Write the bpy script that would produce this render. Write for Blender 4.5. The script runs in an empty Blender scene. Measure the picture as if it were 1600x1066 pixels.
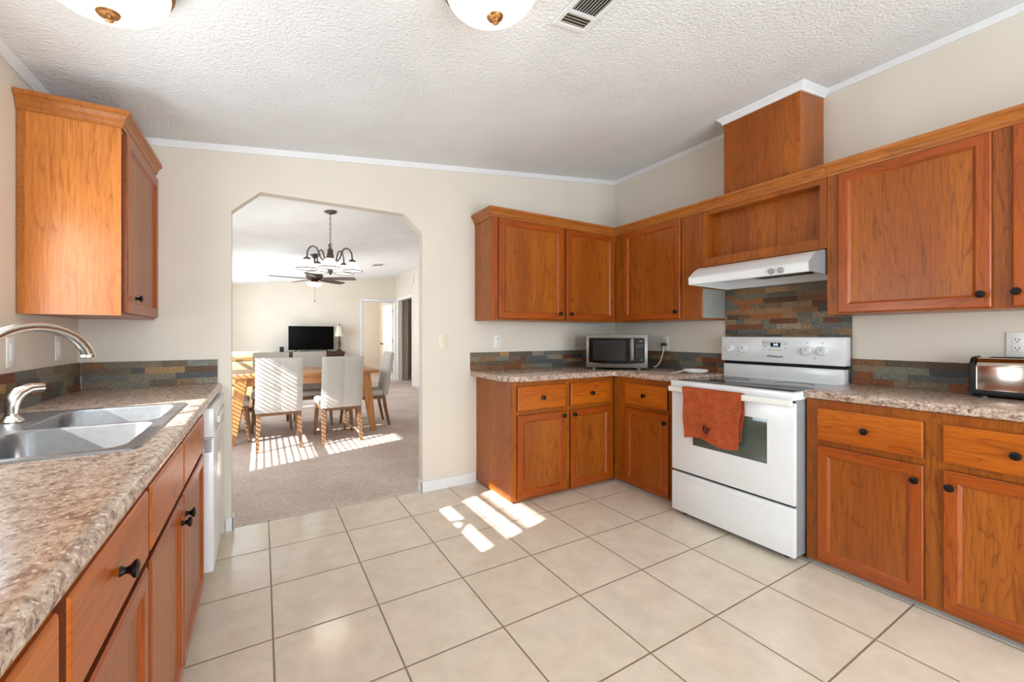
import bpy, bmesh, math, random
from mathutils import Vector, Matrix
R = math.radians
SC = bpy.context.scene
COL = SC.collection

# ------------------------------------------------------------------ camera, world, sun, daylight, added fill, exposure
cam = bpy.data.cameras.new('camera'); camo = bpy.data.objects.new('camera', cam); COL.objects.link(camo)
camo.location = (-0.037, -2.731, 1.209)
camo.rotation_euler = (R(90), 0, -0.539485)
cam.sensor_width = 36; cam.lens = 651.94 / 1600 * 36
cam.shift_y = -9.16 / 1600
cam.clip_start = 0.02
SC.camera = camo

w = bpy.data.worlds.new('sky'); SC.world = w; w.use_nodes = True
bg = w.node_tree.nodes['Background']
bg.inputs[0].default_value = (0.80, 0.90, 1.0, 1); bg.inputs[1].default_value = 2.2

SUN_DIR = Vector((1, 0.29, -0.72))
def light(name, kind, loc, energy, color=(1, 1, 1), **kw):
    l = bpy.data.lights.new(name, kind); o = bpy.data.objects.new(name, l); COL.objects.link(o)
    l.energy = energy; l.color = color; o.location = loc
    for k, v in kw.items():
        if k == 'dir': o.rotation_euler = Vector(v).to_track_quat('-Z', 'Y').to_euler()
        else: setattr(l, k, v)
    return o
light('sun', 'SUN', (-6, -2, 5), 30.0, (1, 0.97, 0.92), dir=SUN_DIR, angle=R(0.6))
DAY = (0.81, 0.915, 1.0)
light('daylight_kitchen_window', 'AREA', (-0.865, -0.875, 1.45), 13, DAY, dir=(1, 0, -.1), shape='RECTANGLE', size=0.66, size_y=0.6)
light('fill_behind_viewer', 'AREA', (1.1, -4.93, 1.15), 118, DAY, dir=(0, 1, 0.16), shape='RECTANGLE', size=3.0, size_y=2.0)  # added fill lamp at an invented door opening, brightens the whole kitchen
light('daylight_dining_window', 'AREA', (-0.865, 2.06, 1.10), 18, DAY, dir=(1, 0, 0), shape='RECTANGLE', size=1.35, size_y=1.15)
light('daylight_living_window', 'AREA', (-0.865, 5.9, 1.25), 105, DAY, dir=(1, 0, 0.12), shape='RECTANGLE', size=2.6, size_y=1.5)
light('fill_bedroom', 'AREA', (1.35, 9.5, 1.5), 30, (1, .97, .93), dir=(1, 0, 0), shape='RECTANGLE', size=1.2, size_y=1.2)  # added fill lamp brightening the far room; no window is modelled there

SC.view_settings.view_transform = 'Standard'; SC.view_settings.look = 'None'
SC.view_settings.exposure = -0.06; SC.view_settings.gamma = 1.0
SC.view_settings.use_curve_mapping = False
cy = SC.cycles
cy.max_bounces = 10; cy.diffuse_bounces = 6; cy.glossy_bounces = 4; cy.transmission_bounces = 6; cy.transparent_max_bounces = 12
cy.sample_clamp_indirect = 6.0; cy.caustics_reflective = False; cy.caustics_refractive = False
cy.use_denoising = True
try: cy.denoiser = 'OPENIMAGEDENOISE'
except Exception: pass

# ------------------------------------------------------------------ materials
def lin(c):
    f = lambda v: v / 12.92 if v <= 0.04045 else ((v + 0.055) / 1.055) ** 2.4
    return tuple(f(v / 255) for v in c) + (1,)
def newmat(name, rgb=(200, 200, 200), rough=0.5, metal=0.0, spec=0.5, coat=0.0):
    m = bpy.data.materials.new(name); m.use_nodes = True
    b = m.node_tree.nodes['Principled BSDF']
    b.inputs['Base Color'].default_value = lin(rgb); b.inputs['Roughness'].default_value = rough
    b.inputs['Metallic'].default_value = metal; b.inputs['Specular IOR Level'].default_value = spec
    b.inputs['Coat Weight'].default_value = coat; b.inputs['Coat Roughness'].default_value = 0.15
    return m
class NT:
    def __init__(s, m): s.t = m.node_tree; s.b = s.t.nodes['Principled BSDF']
    def n(s, typ, **kw):
        n = s.t.nodes.new(typ)
        for k, v in kw.items():
            if k in n.inputs.keys(): n.inputs[k].default_value = v
            else: setattr(n, k, v)
        return n
    def l(s, a, b): s.t.links.new(a, b)
    def coord(s, scale=(1, 1, 1), rnd=False):
        tc = s.n('ShaderNodeTexCoord'); mp = s.n('ShaderNodeMapping'); mp.inputs['Scale'].default_value = scale
        if rnd:
            oi = s.n('ShaderNodeObjectInfo'); va = s.n('ShaderNodeVectorMath', operation='ADD')
            mu = s.n('ShaderNodeMath', operation='MULTIPLY'); mu.inputs[1].default_value = 37.0
            s.l(oi.outputs['Random'], mu.inputs[0]); s.l(tc.outputs['Object'], va.inputs[0]); s.l(mu.outputs[0], va.inputs[1])
            s.l(va.outputs[0], mp.inputs[0])
        else: s.l(tc.outputs['Object'], mp.inputs[0])
        return mp.outputs[0]
    def noise(s, vec, scale, detail=3, rough=0.5, dist=0.0):
        n = s.n('ShaderNodeTexNoise'); n.inputs['Scale'].default_value = scale; n.inputs['Detail'].default_value = detail
        n.inputs['Roughness'].default_value = rough; n.inputs['Distortion'].default_value = dist
        s.l(vec, n.inputs['Vector']); return n.outputs['Fac']
    def ramp(s, fac, stops, interp='LINEAR'):
        r = s.n('ShaderNodeValToRGB'); r.color_ramp.interpolation = interp
        e = r.color_ramp.elements
        while len(e) < len(stops): e.new(0.5)
        for x, (p, c) in zip(e, stops): x.position = p; x.color = lin(c) if len(c) == 3 else c
        s.l(fac, r.inputs[0]); return r.outputs[0]
    def mix(s, fac, a, b, mode='MIX'):
        m = s.n('ShaderNodeMix', data_type='RGBA', blend_type=mode)
        if isinstance(fac, (int, float)): m.inputs[0].default_value = fac
        else: s.l(fac, m.inputs[0])
        for i, v in ((6, a), (7, b)):
            if isinstance(v, tuple): m.inputs[i].default_value = lin(v) if len(v) == 3 else v
            else: s.l(v, m.inputs[i])
        return m.outputs[2]
    def color(s, c): s.l(c, s.b.inputs['Base Color'])
    def bump(s, h, strength=0.3, dist=0.01):
        b = s.n('ShaderNodeBump'); b.inputs['Strength'].default_value = strength; b.inputs['Distance'].default_value = dist
        s.l(h, b.inputs['Height']); s.l(b.outputs[0], s.b.inputs['Normal'])

def wood(name, dark, mid, lite, axis='z', rough=0.33, figure=1.0):
    m = newmat(name, mid, rough, spec=0.38); t = NT(m)
    st = {'z': (1, 1, 0.13), 'x': (0.13, 1, 1), 'y': (1, 0.13, 1)}[axis]
    v = t.coord(st, True)
    a = t.noise(v, 5.5, 3, 0.55, 1.1 * figure)
    rings = t.n('ShaderNodeMath', operation='MULTIPLY'); rings.inputs[1].default_value = 11.0; t.l(a, rings.inputs[0])
    fr = t.n('ShaderNodeMath', operation='PINGPONG'); fr.inputs[1].default_value = 0.5; t.l(rings.outputs[0], fr.inputs[0])
    sf = {'z': (1, 1, 0.035), 'x': (0.035, 1, 1), 'y': (1, 0.035, 1)}[axis]
    fib = t.noise(t.coord(sf, True), 120, 3, 0.65)
    fib2 = t.noise(t.coord(sf, True), 420, 2, 0.6)
    broad = t.noise(v, 4.0, 2, 0.5)
    c = t.mix(t.ramp(broad, [(0.36, (0, 0, 0)), (0.64, (255, 255, 255))]), mid, lite)
    c = t.mix(t.ramp(fr.outputs[0], [(0.0, (190, 190, 190)), (0.07, (90, 90, 90)), (0.34, (0, 0, 0))]), c, dark)
    c = t.mix(t.ramp(fib, [(0.34, (150, 150, 150)), (0.54, (0, 0, 0))]), c, dark)
    c = t.mix(1.0, c, t.ramp(fib2, [(0.3, (226, 218, 210)), (0.6, (255, 255, 255))]), 'MULTIPLY')
    t.color(c)
    t.b.inputs['Coat Weight'].default_value = 0.08; t.b.inputs['Coat Roughness'].default_value = 0.22
    t.bump(fib, 0.06, 0.002)
    return m
def plain(name, rgb, rough=0.5, metal=0.0, spec=0.5, coat=0.0, var=0.06, sc=6):
    m = newmat(name, rgb, rough, metal, spec, coat); t = NT(m)
    n = t.noise(t.coord(), sc, 3)
    lo = tuple(max(0, c * (1 - var)) for c in rgb); hi = tuple(min(255, c * (1 + var * 0.5)) for c in rgb)
    t.color(t.ramp(n, [(0.3, lo), (0.7, hi)]))
    return m
M = {}
M['wood'] = wood('cherry_wood', (78, 32, 4), (150, 76, 14), (172, 95, 24), 'z')
M['woodx'] = wood('cherry_wood_horizontal', (112, 46, 4), (174, 84, 10), (190, 102, 18), 'x')
M['frame'] = wood('cherry_frame', (98, 40, 6), (156, 71, 13), (170, 83, 19), 'z', 0.3, 0.3)
M['framex'] = wood('cherry_frame_horizontal', (98, 40, 6), (156, 71, 13), (170, 83, 19), 'x', 0.3, 0.3)
M['shaded_edge'] = wood('cherry_shaded_edge', (60, 26, 8), (98, 44, 12), (110, 52, 16), 'x', 0.5, 0.3)  # darkened copy of the cherry, shade of the side edges put into colour
M['crown'] = wood('cherry_crown', (116, 62, 18), (166, 96, 34), (184, 112, 46), 'x', 0.35, 0.4)
M['oak'] = wood('oak_wood', (150, 96, 50), (186, 126, 70), (200, 142, 84), 'z', 0.45, 0.6)
M['oakx'] = wood('oak_wood_horizontal', (150, 96, 50), (180, 122, 72), (198, 142, 88), 'x', 0.4, 0.6)
M['walnut'] = wood('chair_leg_wood', (96, 66, 42), (136, 98, 64), (152, 114, 78), 'z', 0.5, 0.6)
M['darkwood'] = wood('dark_wood', (30, 18, 14), (52, 32, 26), (62, 40, 32), 'x', 0.35, 0.4)
M['wall'] = plain('cream_wall_paint', (219, 211, 198), 0.7, spec=0.25, var=0.015, sc=2)
t = NT(M['wall']); t.bump(t.noise(t.coord(), 160, 2), 0.05, 0.002)
M['trim'] = plain('white_trim_paint', (226, 228, 230), 0.45, var=0.02)
M['ceil'] = plain('textured_ceiling', (232, 235, 238), 0.9, spec=0.1, var=0.02, sc=3)
t = NT(M['ceil']); v = t.coord()
vo = t.n('ShaderNodeTexVoronoi'); vo.inputs['Scale'].default_value = 75; t.l(v, vo.inputs['Vector'])
nz = t.noise(v, 95, 3, 0.6)
ad = t.n('ShaderNodeMath', operation='SUBTRACT'); t.l(nz, ad.inputs[0]); t.l(vo.outputs['Distance'], ad.inputs[1])
t.bump(ad.outputs[0], 0.42, 0.008)

# floor tile: square grid with grout, world-aligned
m = newmat('beige_floor_tile', (226, 212, 194), 0.32, spec=0.4); M['tile'] = m; t = NT(m)
tc = t.n('ShaderNodeTexCoord'); sx = t.n('ShaderNodeSeparateXYZ'); t.l(tc.outputs['Object'], sx.inputs[0])
def edge(sock):
    d = t.n('ShaderNodeMath', operation='DIVIDE'); d.inputs[1].default_value = 0.41; t.l(sock, d.inputs[0])
    p = t.n('ShaderNodeMath', operation='PINGPONG'); p.inputs[1].default_value = 0.5; t.l(d.outputs[0], p.inputs[0])
    return p.outputs[0], d.outputs[0]
ex, dx = edge(sx.outputs[0]); ey, dy = edge(sx.outputs[1])
mn = t.n('ShaderNodeMath', operation='MINIMUM'); t.l(ex, mn.inputs[0]); t.l(ey, mn.inputs[1])
gm = t.ramp(mn.outputs[0], [(0.0065, (0, 0, 0)), (0.0095, (255, 255, 255))])
fl = t.n('ShaderNodeVectorMath', operation='FLOOR'); cb = t.n('ShaderNodeCombineXYZ'); t.l(dx, cb.inputs[0]); t.l(dy, cb.inputs[1]); t.l(cb.outputs[0], fl.inputs[0])
wn = t.n('ShaderNodeTexWhiteNoise'); t.l(fl.outputs[0], wn.inputs['Vector'])
vv = t.n('ShaderNodeVectorMath', operation='ADD'); t.l(tc.outputs['Object'], vv.inputs[0]); t.l(wn.outputs['Color'], vv.inputs[1])
n1 = t.noise(vv.outputs[0], 9, 5, 0.65)
n2 = t.noise(vv.outputs[0], 60, 3, 0.6)
tcol = t.ramp(n1, [(0.3, (208, 195, 176)), (0.7, (224, 211, 193))])
tcol = t.mix(t.ramp(n2, [(0.35, (226, 226, 226)), (0.6, (255, 255, 255))]), t.mix(0.12, tcol, (180, 164, 146)), tcol)
tcol = t.mix(t.ramp(wn.outputs['Value'], [(0, (0, 0, 0)), (1, (50, 50, 50))]), tcol, (202, 190, 172))
t.color(t.mix(gm, (128, 110, 88), tcol))
rr = t.ramp(gm, [(0, (190, 190, 190)), (1, (98, 98, 98))]); t.l(rr, t.b.inputs['Roughness'])
t.bump(gm, 0.5, 0.002)

m = newmat('taupe_carpet', (190, 168, 152), 1.0, spec=0.05); M['carpet'] = m; t = NT(m); v = t.coord()
n1 = t.noise(v, 240, 2, 0.7); n2 = t.noise(v, 2.2, 4, 0.6); n3 = t.noise(v, 34, 3, 0.7)
c = t.ramp(n2, [(0.35, (226, 210, 202)), (0.65, (242, 230, 223))])
c = t.mix(1.0, c, t.ramp(n3, [(0.3, (226, 222, 218)), (0.65, (255, 252, 250))]), 'MULTIPLY')
c = t.mix(1.0, c, t.ramp(n1, [(0.3, (190, 186, 182)), (0.7, (255, 255, 255))]), 'MULTIPLY')
t.color(c); t.bump(n1, 0.35, 0.006)

def granite(name, spread=1.0):
    m = newmat(name, (180, 150, 130), 0.22, spec=0.5); t = NT(m); v = t.coord((1, 0.75, 1))
    a = t.noise(v, 52, 5, 0.7, 0.6); b = t.noise(v, 120, 3, 0.6, 0.4); d = t.noise(v, 11, 3, 0.5)
    c = t.ramp(a, [(0.28, (72, 58, 52)), (0.40, (136, 110, 96)), (0.50, (176, 152, 134)), (0.60, (198, 178, 160)), (0.74, (156, 130, 112))])
    c = t.mix(t.ramp(b, [(0.57, (0, 0, 0)), (0.66, (255, 255, 255))]), c, (222, 206, 190))
    c = t.mix(t.ramp(b, [(0.33, (255, 255, 255)), (0.40, (0, 0, 0))]), c, (98, 78, 72))
    c = t.mix(t.ramp(d, [(0.4, (0, 0, 0)), (0.7, (80, 80, 80))]), c, (166, 122, 98))
    t.color(c); return m
M['granite'] = granite('granite_laminate')
m = newmat('slate_stone', (110, 100, 88), 0.6, spec=0.35); M['slate'] = m; t = NT(m)
at = t.n('ShaderNodeAttribute'); at.attribute_name = 'stone'
v = t.coord((1, 1, 1.8)); n1 = t.noise(v, 28, 5, 0.65, 0.8); n2 = t.noise(v, 90, 3, 0.6)
c = t.mix(t.ramp(n1, [(0.45, (0, 0, 0)), (0.7, (150, 150, 150))]), at.outputs['Color'], (112, 76, 50))
c = t.mix(1.0, c, t.ramp(n2, [(0.3, (176, 176, 176)), (0.68, (255, 255, 255))]), 'MULTIPLY')
t.color(c); t.bump(n1, 0.5, 0.006)
M['white'] = plain('white_enamel', (226, 228, 229), 0.22, var=0.012, coat=0.3)
M['whitep'] = plain('white_plastic', (230, 229, 224), 0.35, var=0.02)
M['panelgrey'] = plain('pale_grey_panel', (204, 207, 209), 0.35, var=0.02)
M['cream'] = plain('cream_plastic', (222, 212, 192), 0.4, var=0.02)
M['grey'] = plain('grey_side_metal', (150, 152, 154), 0.4, 0.2, var=0.03)
M['greypanel'] = plain('grey_cabinet_lining', (150, 150, 142), 0.5, var=0.04)
M['black'] = plain('black_plastic', (15, 15, 16), 0.35, var=0.05, spec=0.3)
M['gap'] = plain('black_rubber', (12, 12, 12), 0.8, var=0.05)
M['bronze'] = plain('oil_rubbed_bronze', (26, 21, 19), 0.32, 0.6, var=0.1, sc=30)
M['abronze'] = plain('antique_bronze', (92, 80, 70), 0.45, 0.5, var=0.1, sc=30)
M['brass'] = plain('aged_brass', (150, 104, 58), 0.3, 0.7, var=0.1)
M['steel'] = plain('brushed_steel', (150, 152, 155), 0.32, 0.88, var=0.05, sc=40)
M['msteel'] = plain('warm_brushed_steel', (116, 110, 102), 0.34, 0.75, var=0.04, sc=40)
M['nickel'] = plain('brushed_nickel', (216, 210, 200), 0.2, 1.0, var=0.03)
M['chrome'] = plain('polished_steel', (205, 190, 178), 0.12, 1.0, var=0.03)
M['ctglass'] = plain('black_cooktop_glass', (46, 47, 48), 0.10, var=0.03, spec=0.9)
M['oglass'] = plain('oven_window_glass', (74, 84, 76), 0.08, var=0.1, spec=0.8)
M['mglass'] = plain('black_door_glass', (9, 9, 9), 0.08, var=0.05, spec=0.18)
M['mwin'] = plain('smoked_window', (34, 34, 34), 0.12, var=0.1, spec=0.3)
M['screen'] = plain('tv_screen', (3, 3, 3), 0.2, var=0.05, spec=0.08)
M['ink'] = plain('grey_print', (96, 98, 100), 0.5)
M['slatw'] = plain('white_blind_slat', (236, 234, 228), 0.6, var=0.01)
M['dirtyfilter'] = plain('greasy_filter_mesh', (92, 80, 62), 0.6, 0.3, var=0.25, sc=60)
M['tan'] = plain('tan_upholstery', (196, 168, 126), 0.85, var=0.05)
M['ventdark'] = plain('dark_duct', (70, 62, 52), 0.8, var=0.1)

def emis(name, rgb, strength, base=(240, 235, 225)):
    m = newmat(name, base, 0.3); b = m.node_tree.nodes['Principled BSDF']
    b.inputs['Emission Color'].default_value = lin(rgb); b.inputs['Emission Strength'].default_value = strength; return m
M['bowl'] = emis('lit_frosted_glass', (255, 228, 186), 1.25)
M['shade'] = emis('lit_opal_shade', (255, 246, 232), 0.9)
M['fanbowl'] = emis('lit_fan_bowl', (255, 246, 230), 1.6)
M['bulb'] = emis('lit_bulb', (255, 238, 205), 6)
M['clock'] = emis('clock_digits', (190, 225, 255), 2.5, (20, 20, 24))
# fabric with a woven slub
def fabric(name, rgb, rough=0.9):
    m = newmat(name, rgb, rough, spec=0.15); t = NT(m)
    a = t.noise(t.coord((1, 1, 0.05)), 420, 2, 0.6); b = t.noise(t.coord((0.05, 0.05, 1)), 420, 2, 0.6)
    lo = tuple(c * 0.92 for c in rgb); hi = tuple(min(255, c * 1.03) for c in rgb)
    c = t.mix(0.5, t.ramp(a, [(0.35, lo), (0.62, hi)]), t.ramp(b, [(0.35, lo), (0.62, hi)])); t.color(c)
    t.bump(b, 0.1, 0.002); return m
M['linen'] = fabric('linen_upholstery', (202, 198, 192))
M['greycushion'] = fabric('grey_upholstery', (196, 194, 190))
M['seam'] = plain('seam_thread', (168, 162, 152), 0.9)
m = newmat('rust_waffle_cloth', (172, 74, 30), 0.95, spec=0.1); M['towel'] = m; t = NT(m); v = t.coord()
ck = t.n('ShaderNodeTexVoronoi'); ck.inputs['Scale'].default_value = 150; t.l(v, ck.inputs['Vector'])
n1 = t.noise(v, 18, 3)
c = t.mix(t.ramp(ck.outputs['Distance'], [(0.1, (0, 0, 0)), (0.6, (255, 255, 255))]), (146, 62, 34), (184, 92, 56))
t.color(t.mix(1.0, c, t.ramp(n1, [(0.3, (222, 216, 210)), (0.7, (255, 255, 255))]), 'MULTIPLY')); t.bump(ck.outputs['Distance'], 0.5, 0.004)
M['embroid'] = plain('dark_brown_embroidery', (96, 30, 10), 0.9)
# mosaic glass of the little table lamp
m = newmat('mosaic_lamp_glass', (190, 180, 160), 0.3); M['mosaic'] = m; t = NT(m)
vo = t.n('ShaderNodeTexVoronoi'); vo.inputs['Scale'].default_value = 38; t.l(t.coord(), vo.inputs['Vector'])
t.color(t.mix(0.35, t.mix(0.6, vo.outputs['Color'], (206, 196, 176)), (206, 196, 176)))
# clear pane: mostly straight through, a little mirror
m = bpy.data.materials.new('clear_window_glass'); m.use_nodes = True; nt = m.node_tree; nt.nodes.clear(); M['pane'] = m
o_ = nt.nodes.new('ShaderNodeOutputMaterial'); mx = nt.nodes.new('ShaderNodeMixShader'); tr = nt.nodes.new('ShaderNodeBsdfTransparent'); gl = nt.nodes.new('ShaderNodeBsdfGlossy')
gl.inputs['Roughness'].default_value = 0.02; mx.inputs[0].default_value = 0.06
nt.links.new(tr.outputs[0], mx.inputs[1]); nt.links.new(gl.outputs[0], mx.inputs[2]); nt.links.new(mx.outputs[0], o_.inputs[0])

# ------------------------------------------------------------------ mesh builder
class MB:
    def __init__(s): s.bm = bmesh.new()
    def box(s, x0, x1, y0, y1, z0, z1, b=0.0, seg=2, mi=0):
        vs = [s.bm.verts.new((x, y, z)) for z in (z0, z1) for y in (y0, y1) for x in (x0, x1)]
        fs = [s.bm.faces.new([vs[i] for i in q]) for q in ((0, 2, 3, 1), (4, 5, 7, 6), (0, 1, 5, 4), (2, 6, 7, 3), (0, 4, 6, 2), (1, 3, 7, 5))]
        for f in fs: f.material_index = mi
        if b > 0:
            es = {e for f in fs for e in f.edges}
            bmesh.ops.bevel(s.bm, geom=list(es), offset=b, segments=seg, affect='EDGES', profile=0.5)
        return s
    def obox(s, center, ax, ay, az, hx, hy, hz, mi=0):
        c = Vector(center); ax, ay, az = Vector(ax), Vector(ay), Vector(az)
        vs = [s.bm.verts.new(c + ax * hx * i + ay * hy * j + az * hz * k) for k in (-1, 1) for j in (-1, 1) for i in (-1, 1)]
        for q in ((0, 2, 3, 1), (4, 5, 7, 6), (0, 1, 5, 4), (2, 6, 7, 3), (0, 4, 6, 2), (1, 3, 7, 5)):
            s.bm.faces.new([vs[i] for i in q]).material_index = mi
        return s
    def loft(s, rings, caps=True, loop=False, mi=0):
        R_ = [[s.bm.verts.new(p) for p in r] for r in rings]; n = len(R_[0])
        pairs = list(zip(R_, R_[1:])) + ([(R_[-1], R_[0])] if loop else [])
        for a, b in pairs:
            for i in range(n):
                j = (i + 1) % n
                s.bm.faces.new([a[i], a[j], b[j], b[i]]).material_index = mi
        if caps and not loop:
            s.bm.faces.new(R_[0][::-1]).material_index = mi; s.bm.faces.new(R_[-1]).material_index = mi
        return s
    def prism(s, poly, axis, a0, a1, mi=0):
        def P(p, a): return {'x': (a, p[0], p[1]), 'y': (p[0], a, p[1]), 'z': (p[0], p[1], a)}[axis]
        return s.loft([[P(p, a0) for p in poly], [P(p, a1) for p in poly]], mi=mi)
    def bprism(s, poly, axis, a0, a1, b, seg=2):
        n0 = len(s.bm.faces); s.prism(poly, axis, a0, a1); s.bm.faces.ensure_lookup_table()
        es = {e for f in s.bm.faces[n0:] for e in f.edges}
        bmesh.ops.bevel(s.bm, geom=list(es), offset=b, segments=seg, affect='EDGES', profile=0.5); return s
    def lathe(s, prof, c=(0, 0, 0), n=24, ax='z', caps=True, mi=0):
        rings = []
        for r, h in prof:
            ring = []
            for k in range(n):
                a = 2 * math.pi * k / n; u, v = r * math.cos(a), r * math.sin(a)
                p = {'z': (u, v, h), 'y': (u, h, v), 'x': (h, u, v)}[ax]
                ring.append((c[0] + p[0], c[1] + p[1], c[2] + p[2]))
            rings.append(ring)
        return s.loft(rings, caps, mi=mi)
    def tube(s, pts, r, n=10, caps=True, loop=False):
        pts = [Vector(p) for p in pts]; rs = r if isinstance(r, (list, tuple)) else [r] * len(pts)
        rings = []; prev = None
        for i, p in enumerate(pts):
            if loop: d = (pts[(i + 1) % len(pts)] - pts[i - 1]).normalized()
            else: d = (pts[min(i + 1, len(pts) - 1)] - pts[max(i - 1, 0)]).normalized()
            if prev is None:
                u = d.orthogonal().normalized()
            else:
                u = (prev - d * prev.dot(d)).normalized()
            prev = u; v = d.cross(u)
            rings.append([p + (u * math.cos(2 * math.pi * k / n) + v * math.sin(2 * math.pi * k / n)) * rs[i] for k in range(n)])
        return s.loft(rings, caps, loop)
    def cyl(s, p0, p1, r0, r1=None, n=16):
        return s.tube([p0, p1], [r0, r0 if r1 is None else r1], n)
    def build(s, name, mat, parent=None, sharp=35, loc=(0, 0, 0)):
        bmesh.ops.recalc_face_normals(s.bm, faces=list(s.bm.faces))
        me = bpy.data.meshes.new(name); s.bm.to_mesh(me); s.bm.free()
        for mm in (mat if isinstance(mat, (list, tuple)) else [mat]): me.materials.append(M[mm] if isinstance(mm, str) else mm)
        for p in me.polygons: p.use_smooth = True
        me.set_sharp_from_angle(angle=R(sharp))
        o = bpy.data.objects.new(name, me); COL.objects.link(o); o.location = loc
        if parent: o.parent = parent
        return o
def tag(o, label=None, cat=None, group=None, kind=None):
    if label: o['label'] = label
    if cat: o['category'] = cat
    if group: o['group'] = group
    if kind: o['kind'] = kind
    return o
def thing(name, label, cat, loc=(0, 0, 0), rz=0.0, group=None):
    o = bpy.data.objects.new(name, None); COL.objects.link(o); o.location = loc; o.rotation_euler = (0, 0, R(rz))
    o.empty_display_size = 0.1
    return tag(o, label, cat, group)
def struct(mb, name, mat, label=None, parent=None):
    o = mb.build(name, mat, parent)
    if not parent: o['kind'] = 'structure'; o['label'] = label or name.replace('_', ' '); o['category'] = cat_of(name)
    return o
def cat_of(n):
    return n.split('_')[0]
def kids(o): return [c for c in bpy.data.objects if c.parent == o]
def copy_tree(o, parent=None):
    c = o.copy(); COL.objects.link(c)
    if parent: c.parent = parent
    for k in kids(o): copy_tree(k, c)
    return c
def text(s, size, name, mat, parent, loc, rot, ext=0.0006, align='CENTER'):
    cu = bpy.data.curves.new(name, 'FONT'); cu.body = s; cu.size = size; cu.extrude = ext; cu.align_x = align; cu.align_y = 'CENTER'
    tmp = bpy.data.objects.new(name + '_tmp', cu); COL.objects.link(tmp); bpy.context.view_layer.update()
    me = bpy.data.meshes.new_from_object(tmp.evaluated_get(bpy.context.evaluated_depsgraph_get()))
    bpy.data.objects.remove(tmp); bpy.data.curves.remove(cu)
    me.materials.clear(); me.materials.append(M[mat]); me.name = name
    o = bpy.data.objects.new(name, me); COL.objects.link(o); o.parent = parent; o.location = loc; o.rotation_euler = rot
    return o
def cz(x): return 2.398 + 0.1217 * x

# ------------------------------------------------------------------ room shell
YB, YT, XL, XR, YF, Y0 = 0.368, 0.45, -0.88, 3.04, 8.44, -5.0
def wall_x(x0, x1, ya, yb, ztop, holes, y_is=True):
    """wall running along y between x0..x1 with rectangular holes (ya,yb,za,zb)"""
    mb = MB(); cur = ya
    for (a, b, za, zb) in sorted(holes):
        if a > cur: mb.box(x0, x1, cur, a, 0, ztop)
        if za > 0: mb.box(x0, x1, a, b, 0, za)
        mb.box(x0, x1, a, b, zb, ztop); cur = b
    mb.box(x0, x1, cur, yb, 0, ztop); return mb
KW = (-1.235, -0.535, 1.12, 2.0); DWN = (1.38, 2.75, 0.50, 1.71); LW = (4.6, 7.2, 0.5, 2.0)
struct(wall_x(-0.98, XL, Y0, YF + .1, cz(-.93) + .02, [KW, DWN, LW]), 'wall_left', 'wall', 'cream left wall with the sink run against it')
struct(wall_x(XR, XR + .1, Y0, YF, cz(XR) + .02, [(7.06, 8.24, 0, 2.12)]), 'wall_right', 'wall', 'cream right wall behind the range and wall cabinets')
mb = MB()
for poly in ([(-.98, 0), (-.2, 0), (-.2, cz(-.2)), (-.98, cz(-.98))], [(1.017, 0), (3.13, 0), (3.13, cz(3.13)), (1.017, cz(1.017))],
             [(-.2, 1.975), (-.047, 2.12), (.878, 2.118), (1.017, 1.987), (1.017, cz(1.017)), (-.2, cz(-.2))]):
    mb.prism([(x, z + (.02 if z > 2.2 else 0)) for x, z in poly], 'y', YB, YT)
struct(mb, 'wall_back', 'wall', 'cream back wall with the clipped-corner opening to the dining room')
mb = MB()
for a, b, z in ((-.98, 2.18, 0), (3.0, 3.36, 0), (2.18, 3.0, 2.08)):
    mb.prism([(a, z), (b, z), (b, cz(b) + .02), (a, cz(a) + .02)], 'y', YF, YF + .1)
struct(mb, 'wall_far', 'wall', 'cream far wall of the living room behind the television')
mb = MB()
for a, b, z0, z1 in ((-.98, -.5, 0, 3), (2.7, 3.14, 0, 3), (-.5, 2.7, 2.2, 3)):
    mb.box(a, b, Y0 - .1, Y0, z0, min(z1, cz(a) + .02))
struct(mb, 'wall_front', 'wall', 'cream wall behind the viewer with an added patio door')
mb = MB(); mb.box(4.7, 4.8, 6.5, 10.6, 0, 2.99); mb.box(1.2, 4.8, 10.5, 10.6, 0, 2.95); mb.box(3.14, 4.8, 6.5, 6.6, 0, 2.9); mb.box(1.2, 1.3, 8.54, 10.5, 0, 2.5)
mb.box(3.10, 3.14, 8.56, 10.5, 0, 2.7)
struct(mb, 'wall_hall', 'wall', 'cream walls of the hall and bedroom beyond the living room doorways')
mb = MB()
mb.prism([(-.98, cz(-.98)), (4.8, cz(4.8)), (4.8, cz(4.8) + .1), (-.98, cz(-.98) + .1)], 'y', Y0 - .1, 10.6)
struct(mb, 'ceiling', 'ceil', 'white textured sloping ceiling')
struct(MB().box(-.98, 3.14, Y0 - .1, .425, -.08, 0), 'floor', 'tile', 'beige square tile kitchen floor with brown grout')
struct(MB().box(-.98, 4.8, .425, 10.6, -.08, .006), 'floor_carpet', 'carpet', 'taupe carpet of the dining and living room')

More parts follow.
